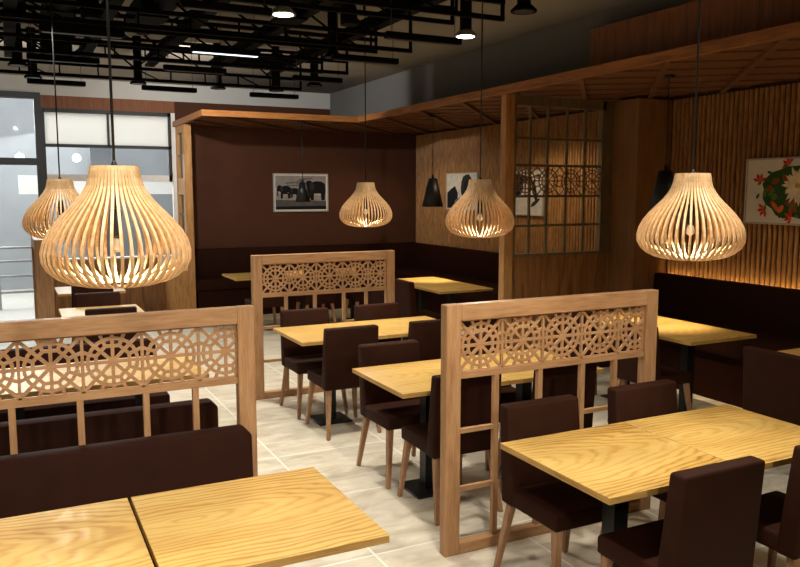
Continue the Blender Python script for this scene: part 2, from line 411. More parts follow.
tag(o.build('cladding_box', M['redwood']), 'reddish vertical-grain wooden box running along the top of the canopy', 'bulkhead')

# ---------------------------------------------------------------- rosette lattice
def rosette(mb, cx, cz, h, y0, y1, x0, x1, wd=.0125):
    """sixteen-fold rosette of flat bars in the XZ plane, clipped in x."""
    segs = []
    P = lambda r, a: (cx + r * cos(a), cz + r * sin(a))
    for k in range(8):
        a = k * pi / 4
        R = h if k % 2 == 0 else h * math.sqrt(2)
        segs.append(((cx, cz), P(R, a)))
    for rr, n, off in ((.57, 8, pi / 8), (.84, 16, pi / 16)):
        for k in range(n):
            a0 = off + 2 * pi * k / n; a1 = off + 2 * pi * (k + 1) / n
            segs.append((P(rr * h / (cos(pi / n)) * .96, a0), P(rr * h / cos(pi / n) * .96, a1)))
    for k in range(8):
        a = pi / 8 + k * pi / 4
        segs.append((P(.58 * h, a), P(1.07 * h, a)))
    for i_, (p, q) in enumerate(segs):
        s = clip(p, q, x0, x1, cz - h, cz + h)
        if s and math.hypot(s[0][0] - s[1][0], s[0][1] - s[1][1]) > .003:
            a = Vector((s[0][0], (y0 + y1) / 2, s[0][1])); b = Vector((s[1][0], (y0 + y1) / 2, s[1][1]))
            mb.bar(a, b, wd, y1 - y0 - i_ * .00006, up=(0, 1, 0))

def lattice_screen(label, loc, rz=0., group=None, W=1.46, H=1.36, D=.032):
    """free-standing divider, along local X from 0 to W."""
    t = thing('lattice_screen', label, 'screen', loc, rz, group)
    pw = .09; a, b = pw, W - pw
    MB().box(0, pw, -D, D, 0, H, .004, 1).build('post', M['frame_v'], t)
    MB().box(b, W, -D, D, 0, H, .004, 1).build('post', M['frame_v'], t)
    MB().box(a, b, -D, D, 1.272, H - .001, .004, 1).build('top_rail', M['frame'], t)
    MB().box(a, b, -D, D, .0, .06, .004, 1).build('bottom_rail', M['frame'], t)
    MB().box(a, b, -.016, .016, .962, .995).build('middle_rail', M['frame'], t)
    P = .272
    for k in range(5):
        x0 = a + P * k; x1 = min(x0 + P, b)
        m = MB(); z0, z1 = .995, 1.272; h = P / 2; cz = (z0 + z1) / 2
        rosette(m, x0 + h, cz, (z1 - z0) / 2, -.0055, .0055, x0, x1, .016)
        e = .007
        m.box(x0, x0 + e, -.0075, .0075, z0, z1).box(x1 - e, x1, -.0075, .0075, z0, z1).box(x0, x1, -.0075, .0075, z0, z0 + e).box(x0, x1, -.0075, .0075, z1 - e, z1)
        m.build('lattice_panel', M['frame'], t)
    for k, x in enumerate((.235, .525, .825, 1.065)):
        MB().box(a + x - .015, a + x + .015, -.014, .014, .06, .962).build('mullion', M['frame_v'], t)
    for z in (.675, .355):
        MB().box(a, a + .265, -.012, .012, z - .012, z + .012).build('crossbar', M['frame'], t)
        MB().box(a + .81, a + 1.08, -.012, .012, z - .012, z + .012).build('crossbar', M['frame'], t)
    return t
lattice_screen('lattice divider standing in the right foreground between two rows of dining chairs', (1.99, 3.47, 0), group='wooden lattice dividers')
lattice_screen('lattice divider behind the long front-left bench, cut by the picture edge', (-.358, 3.9, 0), group='wooden lattice dividers')
lattice_screen('lattice divider in the middle distance, facing the brown wall with the framed elephants', (1.985, 7.03, 0), group='wooden lattice dividers')
lattice_screen('lattice divider seen end-on beside the far left table and the glass door', (.335, 9.75, 0), pi / 2, group='wooden lattice dividers', H=1.40, D=.09)

# ---------------------------------------------------------------- shoji partition by the column
p = thing('wooden_partition', 'tall wooden partition with open grid window and lattice band, beside the column', 'partition', (0, 6.95, 0))
MB().box(4.69, 4.80, -.05, .05, 0, 2.949, .004, 1).build('post', M['post'], p)
f = MB(); f.box(4.80, 6.159, -.03, .03, 0, 1.245); f.build('lower_panel', M['panel'], p)
f = MB()
f.box(4.80, 4.84, -.032, .032, 1.245, 2.949).box(6.0, 6.159, -.032, .032, 1.245, 2.949).box(4.83, 6.05, -.032, .032, 2.85, 2.949).box(4.83, 6.05, -.032, .032, 1.2451, 1.275)
f.build('window_surround', M['shoji'], p)
for x in (5.035, 5.265, 5.525, 5.775): MB().box(x - .012, x + .012, -.012, .012, 1.275, 2.85).build('mullion', M['shoji'], p)
for z in (2.51, 2.225, 1.895, 1.578): MB().box(4.83, 6.05, -.013, .013, z - .013, z + .013).build('crossbar', M['shoji'], p)
m = MB(); h = (2.212 - 1.908) / 2; x = 4.83
while x < 6.04:
    rosette(m, x + h, 2.06, h, -.006, .006, x, min(x + 2 * h, 6.05), .012)
    x += 2 * h
m.build('lattice_band', M['column'], p)

# left end of the back booth: low pier, narrow grid window and post
p = thing('wooden_partition', 'narrow wooden partition with post at the left end of the canopy', 'partition', (0, 0, 0))
MB().box(2.39, 2.50, 11.95, 12.07, 0, 2.949, .004, 1).build('post', M['post'], p)
MB().box(2.13, 2.389, 11.95, YB - .021, 0, .76).build('pier', M['post'], p)
MB().box(2.40, 2.46, 12.07, YB - .001, 0, .95).build('lower_panel', M['panel'], p)
f = MB(); f.box(2.40, 2.46, 12.07, 12.14, .95, 2.949).box(2.40, 2.46, 12.57, YB - .001, .95, 2.949).box(2.40, 2.46, 12.14, 12.57, 2.84, 2.949).box(2.405, 2.455, 12.14, 12.57, 1.9, 2.15)
f.build('window_surround', M['post'], p)
f = MB()
for y in (12.28, 12.42): f.box(2.42, 2.44, y - .012, y + .012, .95, 2.84)
for z in (2.5, 1.6, 1.25): f.box(2.42, 2.44, 12.14, 12.57, z - .012, z + .012)
f.build('mullion', M['shoji'], p)

# ---------------------------------------------------------------- tables
T = .3775
def make_table(label, loc, group):
    t = thing('dining_table', label, 'table', loc, 0, group)
    f = MB(); f.box(-T + .002, T - .002, -T + .0015, T - .0015, .738, .766, .0012, 1)
    top = f.build('tabletop', [M['table'], M['table_edge']], t)
    for pl in top.data.polygons:
        if abs(pl.normal.z) < .5: pl.material_index = 1
    MB().box(-.04, .04, -.04, .04, .014, .738).build('column', M['black'], t)
    f = MB(); f.box(-.15, .15, -.15, .15, 0, .014, .003, 1); f.build('base_plate', M['black'], t)
    return t
TG = 'square ash-topped tables on black pedestals'
tabs = [
 ('front right table, left half of the pair under the nearest right lamp', 2.3925, 2.60),
 ('front right table, right half of the pair, beside the slatted-wall bench', 3.1475, 2.60),
 ('middle-row table just behind the right foreground lattice divider, left half of its pair', 2.3825, 4.35),
 ('middle-row table behind the right foreground lattice divider, right half of its pair', 3.1375, 4.35),
 ('table before the middle-distance lattice divider, left half of its pair', 2.3825, 6.10),
 ('table before the middle-distance lattice divider, right half, mostly behind chair backs', 3.1375, 6.10),
 ('large foreground table at the bottom left, right of the dark seam', .7425, 2.69),
 ('foreground table in the bottom left corner, left of the dark seam', -.021, 2.69),
 ('table glimpsed through the front-left lattice divider, nearer the aisle', .7425, 5.39),
 ('table glimpsed through the front-left lattice divider, at the left picture edge', -.0125, 5.39),
 ('small yellow table behind the top rail of the front-left divider', .78, 8.16),
 ('far left table beside the end-on divider and the low wooden wall', .84, 10.15),
 ('side booth table under the spotlight by the slatted wall, right of the front divider', 5.12, 4.75),
 ('side booth table hidden behind the right foreground divider, next to the column', 5.12, 5.505),
 ('side booth table cut by the right picture edge, far corner showing', 5.12, 3.47),
 ('spotlit corner booth table behind the tall partition post, nearer half', 4.90, 8.36),
 ('spotlit corner booth table, farther half towards the brown wall', 4.90, 9.115),
 ('back booth table by the brown wall, left end showing past the divider', 3.09, 10.8),
 ('back booth table by the brown wall, seen through the middle-distance divider', 3.845, 10.8),
 ('back booth table by the brown wall, rightmost one behind the middle-distance divider', 4.62, 10.8),
]
first = None
for lab, x, y in tabs:
    if first is None: first = make_table(lab, (x, y, 0), TG)
    else: dup(first, (x, y, 0), 0, lab)

# ---------------------------------------------------------------- chairs (front towards +Y)
def make_chair(label, loc, rz, group):
    t = thing('dining_chair', label, 'chair', loc, rz, group)
    f = MB()
    f.hexa([(-.225, -.15, .385), (.225, -.15, .385), (.222, .235, .385), (-.222, .235, .385)],
           [(-.225, -.15, .475), (.225, -.15, .475), (.222, .235, .470), (-.222, .235, .470)], .016, 3)
    f.build('seat', M['fabric'], t, True)
    f = MB()
    f.hexa([(-.228, -.205, .383), (.228, -.205, .383), (.228, -.105, .383), (-.228, -.105, .383)],
           [(-.224, -.242, .882), (.224, -.242, .882), (.224, -.162, .882), (-.224, -.162, .882)], .015, 3)
    f.build('backrest', M['fabric'], t, True)
    for sx in (-1, 1):
        for (ty, fy) in ((.195, .245), (-.165, -.245)):
            f = MB(); a, b = .021, .0135
            tx, fx = sx * .185, sx * .222
            f.hexa([(fx - b, fy - b, 0), (fx + b, fy - b, 0), (fx + b, fy + b, 0), (fx - b, fy + b, 0)],
                   [(tx - a, ty - a, .39), (tx + a, ty - a, .39), (tx + a, ty + a, .39), (tx - a, ty + a, .39)], .004, 1)
            f.build('leg', M['leg'], t)
    return t
CG = 'dark brown upholstered chairs with wooden legs'
R0, R180, RE = 0., pi, -pi / 2
chairs = [
 ('large chair in the right foreground with its back to the camera', 2.425, 2.27, R0),
 ('foreground chair cut by the right picture edge, right of the large one', 3.13, 2.27, R0),
 ('front right chair facing the camera, its seat showing under the left end of the table', 2.385, 2.965, R180),
 ('front right chair facing the camera, backrest just left of the seam of the right half', 3.10, 2.985, R180),
 ('middle-row chair directly behind the left post of the right foreground divider, back to us', 2.375, 4.06, R0),
 ('middle-row chair seen through the right foreground divider, second from its left post', 3.10, 4.05, R0),
 ('middle-row chair facing us at the left end of the table behind the front divider', 2.365, 4.70, R180),
 ('middle-row chair facing us, second from the left, behind the right foreground divider', 3.14, 4.70, R180),
 ('chair with its back to us at the left end of the farther aisle table', 2.38, 5.815, R0),
 ('chair with its back to us at the farther aisle table, right of the full one', 3.13, 5.815, R0),
 ('chair facing us at the left end of the farther aisle table, against the divider', 2.365, 6.47, R180),
 ('chair facing us at the right end of the farther aisle table, against the divider', 3.09, 6.47, R180),
 ('aisle-side chair at the spotlit side booth table, seen through the right foreground divider', 4.72, 4.75, RE),
 ('aisle-side chair by the column end of the side booth, behind the right foreground divider', 4.72, 5.50, RE),
 ('chair back beside the slatted-wall bench at the right picture edge', 4.73, 3.46, RE),
 ('aisle-side chair at the spotlit corner booth table, just past the middle-distance divider', 4.42, 8.35, RE),
 ('aisle-side chair at the farther half of the corner booth table', 4.42, 9.12, RE),
 ('back booth chair seen through the first bay of the middle-distance divider', 3.10, 10.36, R0),
 ('back booth chair seen through the second bay of the middle-distance divider', 3.84, 10.36, R0),
 ('back booth chair seen through the last bay of the middle-distance divider', 4.60, 10.36, R0),
 ('chair with only its top edge above the front-left divider rail, under the big lamp', .80, 7.74, R0),
 ('chair facing us on the far side of the small table behind the front-left divider', .80, 8.56, R180),
 ('dark chair before the far left table, just under the big lamp', .82, 9.72, R0),
]
first = None
for lab, x, y, r in chairs:
    if first is None: first = make_chair(lab, (x, y, 0), r, CG)
    else: dup(first, (x, y, 0), r, lab)

# ---------------------------------------------------------------- benches
def bench(label, x0, x1, yb, face, zt=.77, zs=.45, depth=.60, thick=.10, chamf=.035, lean=.04):
    """straight bench along X; face=-1 sits facing -Y (back at +Y side). yb is the front face of the back at its top."""
    t = thing('bench_seat', label, 'bench', (0, yb, 0))
    s = -face
    ys = sorted((-s * (depth - lean), s * .0))
    MB().box(x0 + .03, x1 - .03, ys[0] + .04, ys[1] - .0 + .0, 0, zs - .13).build('plinth', M['bench'], t)
    f = MB(); f.box(x0, x1, ys[0], ys[1], zs - .13, zs, .014, 2); f.build('seat', M['bench'], t, True)
    f = MB()
    prof = [(x0, 0), (x1, 0), (x1, zt - chamf), (x1 - chamf, zt), (x0, zt)]
    def yy(z, d): return s * (-lean * (1 - z / zt) * 1. + d)
    fr = [f.bm.verts.new((x, yy(z, 0), z)) for x, z in prof]; bk = [f.bm.verts.new((x, s * thick, z)) for x, z in prof]
    f.bm.faces.new(fr); f.bm.faces.new(bk[::-1])
    for i in range(len(prof)): f.bm.faces.new((fr[i], fr[(i + 1) % 5], bk[(i + 1) % 5], bk[i]))
    es = [e for e in f.bm.edges if e.verts[0].co.z > .3 or e.verts[1].co.z > .3]
    bmesh.ops.bevel(f.bm, geom=es, offset=.012, segments=2, affect='EDGES', profile=.5)
    f.build('backrest', M['bench'], t, True)
    return t
bench('long brown bench behind the foreground table, its back against the front-left divider', -1.9, 1.035, 3.72, -1)
bench('brown bench just behind the front-left divider, back turned to us', -1.9, 1.005, 4.40, 1)
bench('brown bench on the far side of the table glimpsed through the front-left divider', -1.9, 1.005, 6.38, -1)

def wall_bench(label, pts):
    pass
t = thing('banquette', 'long dark brown banquette under the slatted wall by the flower picture', 'bench', (0, 0, 0))
MB().box(5.84, 6.44, -.5, 6.5, 0, .44).build('plinth', M['bench'], t)
f = MB(); f.box(5.80, 6.46, -.5, 6.5, .44, .60, .015, 2); f.build('seat', M['bench'], t, True)
f = MB(); f.hexa([(6.43, -.5, .44), (6.56, -.5, .44), (6.56, 6.52, .44), (6.43, 6.52, .44)], [(6.46, -.5, 1.04), (6.56, -.5, 1.04), (6.56, 6.52, 1.04), (6.46, 6.52, 1.04)], .012, 2)
f.build('backrest', M['bench'], t, True)
MB().box(6.561, 6.585, .3, 6.45, .97, .99).build('light_strip', M['led'], t)
t = thing('banquette', 'dark corner banquette under the canopy, along brown wall and bamboo wall', 'bench', (0, 0, 0))
MB().box(2.54, 5.86, 11.99, 12.5, 0, .44).box(5.84, 6.44, 7.07, 12.5, 0, .44).build('plinth', M['bench'], t)
f = MB(); f.box(2.51, 6.46, 11.95, 12.44, .44, .60, .015, 2); f.box(5.80, 6.46, 7.07, 11.96, .441, .601, .015, 2); f.build('seat', M['bench'], t, True)
f = MB(); f.hexa([(2.51, 12.42, .44), (6.56, 12.42, .44), (6.56, 12.56, .44), (2.51, 12.56, .44)], [(2.51, 12.45, 1.04), (6.56, 12.45, 1.04), (6.56, 12.56, 1.04), (2.51, 12.56, 1.04)], .012, 2)
f.hexa([(6.43, 7.07, .44), (6.56, 7.07, .44), (6.56, 12.45, .44), (6.43, 12.45, .44)], [(6.46, 7.07, 1.039), (6.56, 7.07, 1.039), (6.56, 12.45, 1.039), (6.46, 12.45, 1.039)], .012, 2)
f.build('backrest', M['bench'], t, True)



# ---------------------------------------------------------------- rib lamps
LS = .93
PROF = [(.078, .39), (.082, .375), (.086, .35), (.094, .325), (.110, .30), (.133, .272), (.163, .243), (.194, .212), (.222, .178), (.240, .145), (.249, .112), (.247, .082), (.232, .054), (.204, .030), (.168, .014), (.125, .004), (.094, .0)]
PROF = [(r * LS - .001, .39 - (.39 - z) * .985) for r, z in PROF]
def make_lamp(label, loc, group):
    t = thing('pendant_lamp', label, 'lamp', loc, 0, group)
    f = MB(); n = 50
    for k in range(n):
        a = 2 * pi * k / n; d = Vector((cos(a), sin(a), 0)); q = Vector((-sin(a), cos(a), 0))
        rows = []
        for i, (r, z) in enumerate(PROF):
            i0, i1 = max(i - 1, 0), min(i + 1, len(PROF) - 1)
            tx, tz = PROF[i1][0] - PROF[i0][0], PROF[i1][1] - PROF[i0][1]
            l = math.hypot(tx, tz); nx, nz = -tz / l, tx / l     # inward or outward normal
            th, wd = .0042, .0046
            c0 = d * r + Vector((0, 0, z)); nn = d * nx + Vector((0, 0, nz))
            rows.append([f.bm.verts.new(c0 + q * wd + nn * th), f.bm.verts.new(c0 - q * wd + nn * th), f.bm.verts.new(c0 - q * wd - nn * th), f.bm.verts.new(c0 + q * wd - nn * th)])
        for i in range(len(rows) - 1):
            for j in range(4):
                f.bm.faces.new((rows[i][j], rows[i][(j + 1) % 4], rows[i + 1][(j + 1) % 4], rows[i + 1][j]))
        f.bm.faces.new(rows[0]); f.bm.faces.new(rows[-1][::-1])
    sh = f.build('lamp_shade', M['ratt'], t)
    f = MB(); n = 48
    def ringband(r0, r1, z0, z1):
        vs = [[f.bm.verts.new((r * cos(2 * pi * k / n), r * sin(2 * pi * k / n), z)) for k in range(n)] for r, z in ((r0, z0), (r1, z0), (r1, z1), (r0, z1))]
        for j in range(4):
            for k in range(n):
                f.bm.faces.new((vs[j][k], vs[j][(k + 1) % n], vs[(j + 1) % 4][(k + 1) % n], vs[(j + 1) % 4][k]))
    ringband(.063, .075, .355, .392); ringband(.080, .091, .004, .011)
    f.build('shade_ring', M['ratt'], t)
    MB().lathe([(.066, .372), (.066, .366)], 24).build('top_disc', M['ratt'], t)
    MB().lathe([(.004, .41), (.006, .405), (.017, .385), (.017, .372)], 16).build('cord_cap', M['black'], t)
    MB().tube([(0, 0, .366), (0, 0, .25)], .0045, 8).lathe([(.010, .255), (.017, .248), (.017, .165), (.013, .158)], 16).build('socket', M['black'], t)
    MB().lathe([(.011, .159), (.014, .152), (.019, .138), (.018, .122), (.007, .112)], 16).build('bulb', M['bulb'], t)
    MB().tube([(0, 0, .40), (0, 0, ZC - loc[2])], .0045, 8).build('cord', M['black'], t)
    MB().lathe([(.045, ZC - loc[2] - .03), (.05, ZC - loc[2] - .02), (.05, ZC - loc[2])], 20).build('ceiling_rose', M['black'], t)
    return t
ZL = 1.632
LG = 'onion-shaped lamps of bent wooden strips'
lamps = [('biggest onion-shaped wooden-strip lamp, hanging at the left over the foreground table', .315, 2.70),
 ('onion-shaped wooden-strip lamp half hidden behind the biggest one, near the glass door', .31, 5.55),
 ('onion-shaped wooden-strip lamp hanging at the right, beside the flower picture', 2.77, 2.585),
 ('onion-shaped wooden-strip lamp before the grey picture, left of the partition post', 2.87, 4.52),
 ('smallest onion-shaped wooden-strip lamp, hanging before the brown wall', 2.83, 6.33)]
first = None
for lab, x, y in lamps:
    if first is None: first = make_lamp(lab, (x, y, ZL), LG)
    else: dup(first, (x, y, ZL), 0, lab)

# dark cone lamps under the canopy
def cone_lamp(label, loc, sc=1., top=2.949):
    t = thing('cone_lamp', label, 'lamp', loc, 0, 'black cone lamps in the booths')
    n = 4
    f = MB(); r0, r1, h = .145 * sc, .06 * sc, .38 * sc
    f.lathe([(r1 * .5, h), (r1, h - .004), (r0, .0), (r0 - .006, .0), (r1 - .008, h - .02)], 20)
    f.build('lamp_shade', M['black'], t)
    MB().tube([(0, 0, h - .01), (0, 0, top - loc[2])], .005, 8).lathe([(.012, h + .05), (.016, h + .04), (.02, h - .002)], 12).build('cord', M['black'], t)
    MB().lathe([(.05, top - loc[2] - .025), (.05, top - loc[2])], 16).build('ceiling_rose', M['black'], t)
    MB().lathe([(.01, .12 * sc), (.028 * sc, .10 * sc), (.03 * sc, .075 * sc), (.012 * sc, .05 * sc)], 12).build('bulb', M['bulb'], t)
    return t
CL = [('black cone lamp partly behind the right onion-shaped lamp, by the column', (5.2, 5.16, 1.75), 1.),
      ('black cone lamp hanging before the bamboo wall, left of the grey picture', (5.12, 9.25, 1.745), 1.),
      ('black cone lamp hanging in front of the elephant picture', (3.83, 10.8, 1.80), .74)]
for lab, l, s in CL: cone_lamp(lab, l, s)

# ---------------------------------------------------------------- pictures
def flat(name, rgb, var=.15): return plain('print_' + name, rgb, rough=.8, var=var, scale=18, spec=.15)
PM = {k: flat(k, v) for k, v in dict(sky=(150, 142, 134), cloud=(112, 106, 100), haze=(176, 168, 158), beast=(26, 25, 26), water=(84, 82, 80), shade=(50, 48, 47), pale=(200, 196, 190),
      red=(205, 62, 34), green=(52, 84, 40), brown=(142, 74, 44), cream=(222, 206, 176), gold=(196, 150, 60), leaf=(86, 120, 60), orange=(214, 110, 54), ink=(30, 34, 44)).items()}
def blob(mb, cx, cz, rx, rz, mi, d, n=14, jag=0., rot=0.):
    pts = []
    for k in range(n):
        a = 2 * pi * k / n; j = 1 + jag * (random.random() - .5)
        x, z = rx * cos(a) * j, rz * sin(a) * j
        pts.append((cx + x * cos(rot) - z * sin(rot), -d, cz + x * sin(rot) + z * cos(rot)))
    mb.poly(pts, mi)
def pl(mb, pts, mi, d): mb.poly([(x, -d, z) for x, z in pts], mi)
def picture(name, label, loc, rz, w, h, draw, mats, border=.03):
    """hangs facing local -Y; local x right, z up, centred."""
    t = thing(name, label, 'picture', loc, rz)
    f = MB(); fw, fd = .018, .03
    f.box(-w / 2, w / 2, -fd, 0, h / 2 - fw, h / 2).box(-w / 2, w / 2, -fd, 0, -h / 2, -h / 2 + fw).box(-w / 2, -w / 2 + fw, -fd, 0, -h / 2 + fw, h / 2 - fw).box(w / 2 - fw, w / 2, -fd, 0, -h / 2 + fw, h / 2 - fw)
    f.build('picture_frame', M['pframe'], t)
    m = MB(); m.mi = 0; m.box(-w / 2 + fw, w / 2 - fw, -.018, -.002, -h / 2 + fw, h / 2 - fw)
    draw(m, w - 2 * fw, h - 2 * fw)
    m.build('print', mats, t)
    return t
W_, H_ = .975, .64
def elephants(m, w, h):
    x0, x1, z0, z1 = -w / 2 + .02, w / 2 - .02, -h / 2 + .02, h / 2 - .02
    pl(m, [(x0, z0), (x1, z0), (x1, z1), (x0, z1)], 1, .019)
    for k in range(9): blob(m, random.uniform(x0 + .16, x1 - .16), random.uniform(.1, z1 - .05), random.uniform(.08, .14), .014, 2, .0195 + k * .0001, jag=.3, rot=random.uniform(.0, .25))
    pl(m, [(x0, -.02), (x1, -.05), (x1, .03), (x0, .09)], 3, .0205)
    pl(m, [(x0, z0), (x1, z0), (x1, -.14), (x0, -.12)], 5, .021)
    pl(m, [(x0, z0), (x1, z0), (x1, z0 + .06), (x0, z0 + .05)], 4, .0215)
    def eleph(cx, cz, s, fl, d):
        P = lambda x, z: (cx + fl * s * x, cz + s * z)
        body = [(-.5, .1), (-.46, .42), (-.25, .56), (.05, .58), (.3, .52), (.42, .62), (.6, .6), (.72, .42), (.74, .1), (.7, -.3), (.62, -.3), (.6, .05), (.5, .12), (.4, .0), (.4, -.5), (.22, -.5), (.2, -.12), (-.2, -.12), (-.24, -.5), (-.44, -.5)]
        m.poly([(P(a, b)[0], -d, P(a, b)[1]) for a, b in body], 4)
        m.poly([(P(a, b)[0], -d - .0006, P(a, b)[1]) for a, b in [(.28, .5), (.16, .3), (.22, .08), (.36, .05), (.46, .28), (.44, .5)]], 6)
        m.poly([(P(a, b)[0], -d - .0007, P(a, b)[1]) for a, b in [(.6, .12), (.72, .02), (.86, .05), (.74, .08)]], 3)
    eleph(-.28, .0, .20, -1, .022); eleph(-.12, -.01, .15, -1, .0222); eleph(.29, .02, .30, -1, .0226); eleph(.10, -.01, .17, -1, .0223)
picture('wall_picture', 'black-and-white framed photograph of elephants on the brown wall', (4.45, YB - .001, 1.93), 0, W_, H_, elephants,
        [M['paper'], PM['sky'], PM['cloud'], PM['haze'], PM['beast'], PM['water'], PM['shade']])
def horse(m, w, h):
    x0, x1, z0, z1 = -w / 2 + .01, w / 2 - .01, -h / 2 + .01, h / 2 - .01
    pl(m, [(x0, z0), (x1, z0), (x1, z1), (x0, z1)], 1, .019)
    pl(m, [(x0, z0), (x0 + .34, z0), (x0 + .34, -.02), (x0 + .25, .09), (x0 + .12, .04), (x0, -.02)], 4, .0195)
    blob(m, .17, .07, .2, .2, 6, .02, jag=.15); blob(m, .2, .0, .15, .22, 4, .0205, jag=.25); blob(m, -.02, -.2, .2, .09, 2, .021, jag=.3)
def wolf(m, w, h):
    x0, x1, z0, z1 = -w / 2 + .01, w / 2 - .01, -h / 2 + .01, h / 2 - .01
    pl(m, [(x0, z0), (x1, z0), (x1, z1), (x0, z1)], 1, .019)
    blob(m, -.2, .08, .2, .18, 4, .0195, jag=.35); blob(m, -.08, .2, .22, .06, 4, .02, jag=.3); blob(m, .28, .02, .05, .16, 4, .0202, jag=.3, rot=.4)
    blob(m, .36, .22, .07, .04, 2, .0204, jag=.3); blob(m, .3, -.14, .12, .03, 6, .0206, jag=.3, rot=.5); blob(m, -.3, -.17, .12, .05, 2, .0208, jag=.3)
BW = [M['paper'], PM['pale'], PM['cloud'], PM['haze'], PM['ink'], PM['water'], PM['shade']]
picture('wall_picture', 'grey abstract-looking framed print beside the black cone lamp on the bamboo wall', (XR - .028, 10.96, 1.95), -pi / 2, W_, .60, horse, BW)
picture('wall_picture', 'black-and-white framed print seen through the grid window of the tall partition', (XR - .028, 9.27, 1.93), -pi / 2, W_, H_, wolf, BW)
def flowers(m, w, h):
    c = (.045, .0)
    blob(m, c[0], c[1], .33, .25, 2, .019, 24, .15)
    for k in range(26):
        a = random.uniform(0, 2 * pi); r = random.uniform(.1, .27)
        blob(m, c[0] + r * 1.2 * cos(a), c[1] + r * .9 * sin(a), random.uniform(.03, .06), random.uniform(.02, .04), random.choice((1, 3, 3, 6, 7)), .0195 + k * .0001, 8, .4, random.uniform(0, 3))
    for k in range(22):
        a = 2 * pi * k / 22 + random.uniform(-.08, .08); L = random.uniform(.13, .2); b = .012
        q = (c[0] + .05, c[1] + .05)
        pl(m, [(q[0] - b * sin(a), q[1] + b * cos(a)), (q[0] + L * .7 * cos(a) - b * 1.6 * sin(a), q[1] + L * .7 * sin(a) + b * 1.6 * cos(a)), (q[0] + L * cos(a), q[1] + L * sin(a)), (q[0] + L * .7 * cos(a) + b * 1.6 * sin(a), q[1] + L * .7 * sin(a) - b * 1.6 * cos(a)), (q[0] + b * sin(a), q[1] - b * cos(a))], 4, .0226 + k * .0001)
    blob(m, c[0] + .05, c[1] + .05, .03, .025, 5, .0255)
    for fx, fz, r in ((-.32, .09, .5), (-.25, -.17, 2.6), (.0, .25, 1.2), (.05, -.25, 1.9), (.36, .12, 4.), (.3, -.2, .3)):
        for k in range(4):
            a = r + k * .75
            pl(m, [(fx, fz), (fx + .055 * cos(a - .3), fz + .055 * sin(a - .3)), (fx + .09 * cos(a), fz + .09 * sin(a)), (fx + .055 * cos(a + .3), fz + .055 * sin(a + .3))], 1, .0258 + k * .0001)
    for k in range(12):
        a = 2 * pi * k / 12 + .2
        blob(m, .03 + .37 * cos(a), .27 * sin(a) * .9, .028, .014, 6 if k % 2 else 2, .0263, 8, .4, a + .8)
picture('wall_picture', 'framed white print of red flowers and food on the slatted wall at the right edge', (XR - .028, 4.99, 1.948), -pi / 2, W_, H_, flowers,
        [M['paper'], PM['red'], PM['green'], PM['brown'], PM['cream'], PM['gold'], PM['leaf'], PM['orange']])

# ---------------------------------------------------------------- black ceiling steelwork
ORD = ['first', 'second', 'third', 'fourth', 'fifth', 'sixth', 'seventh', 'eighth', 'ninth', 'tenth']
for i, y in enumerate((8.62, 7.94, 7.26, 6.58, 5.9, 5.22, 4.55)):
    f = MB(); x0, x1 = XL + .05, 3.06
    lo, mi_, hi = 3.10, 3.21, 3.50
    if i % 2: lo, mi_, hi = 3.2, 3.30, 3.52
    for z, w_ in ((lo, .028), (mi_, .034), (hi, .034)): f.box(x0, x1, y - w_ / 2, y + w_ / 2, z - .015, z + .015)
    f.box(x1 - .02, x1, y - .012, y + .012, lo, hi)
    x = x0; st = .36; k = 0
    while x + st <= x1:
        f.bar((x, y, mi_), (x + st, y, hi) , .016, .016) if k % 2 else f.bar((x, y, hi), (x + st, y, mi_), .016, .016)
        f.bar((x, y, lo), (x, y, mi_), .014, .014, up=(0, 1, 0))
        if k % 3 == 0: f.bar((x, y, mi_), (x + st * .7, y, lo), .012, .012)
        x += st; k += 1
    tag(f.build('ceiling_joist', M['truss']), 'black lattice joist under the ceiling, %s one out from the white end wall' % ORD[i], 'joist', 'black steel lattice joists')
for i, x in enumerate((.09, .755, 1.42, 2.085, 2.75)):
    f = MB(); z = 3.27
    f.box(x - .045, x + .045, -1.5, 8.78, z - .012, z + .012).box(x - .045, x + .045, -1.5, 8.78, z + .07, z + .09).box(x - .012, x + .012, -1.5, 8.78, z + .012, z + .07)
    tag(f.build('ceiling_beam', M['truss']), 'black I-beam running away under the ceiling, %s from the glass door side' % ORD[i], 'beam', 'black steel beams')
for i, x in enumerate((-.6, -1.265)):
    f = MB(); z = 3.27
    f.box(x - .045, x + .045, -1.5, 8.78, z - .012, z + .012).box(x - .045, x + .045, -1.5, 8.78, z + .07, z + .09).box(x - .012, x + .012, -1.5, 8.78, z + .012, z + .07)
    tag(f.build('ceiling_beam', M['truss']), 'black I-beam near the left picture edge, %s beyond the glass door side' % ORD[i], 'beam', 'black steel beams')
def duct(label, pts, r):
    P = [Vector(p) for p in pts]; out = [P[0]]
    for i in range(1, len(P) - 1):
        a = (P[i - 1] - P[i]).normalized(); b = (P[i + 1] - P[i]).normalized(); q = r * 1.6
        for k in range(7):
            u = k / 6; out.append((P[i] + a * q) * (1 - u) ** 2 + P[i] * 2 * u * (1 - u) + (P[i] + b * q) * u ** 2)
    out.append(P[-1])
    f = MB(); f.tube(out, r, 14)
    tag(f.build('ceiling_duct', M['truss']), label, 'duct', 'black air ducts')
duct('fat black duct running away above the beams at the left', [(.45, 1.0, 3.42), (.45, 7.6, 3.42), (.45, 7.6, 3.12)], .13)
duct('fat black duct running away above the beams in the middle', [(1.12, .8, 3.42), (1.12, 7.2, 3.42)], .14)
duct('black duct dropping with an elbow, near the lit round downlight', [(2.2, 8.5, 3.36), (2.72, 8.5, 3.36), (2.72, 8.5, 3.10)], .05)
duct('slim black duct crossing above the lit tube', [(1.25, 5.55, 3.36), (2.35, 5.55, 3.36), (2.35, 5.55, 3.18)], .065)
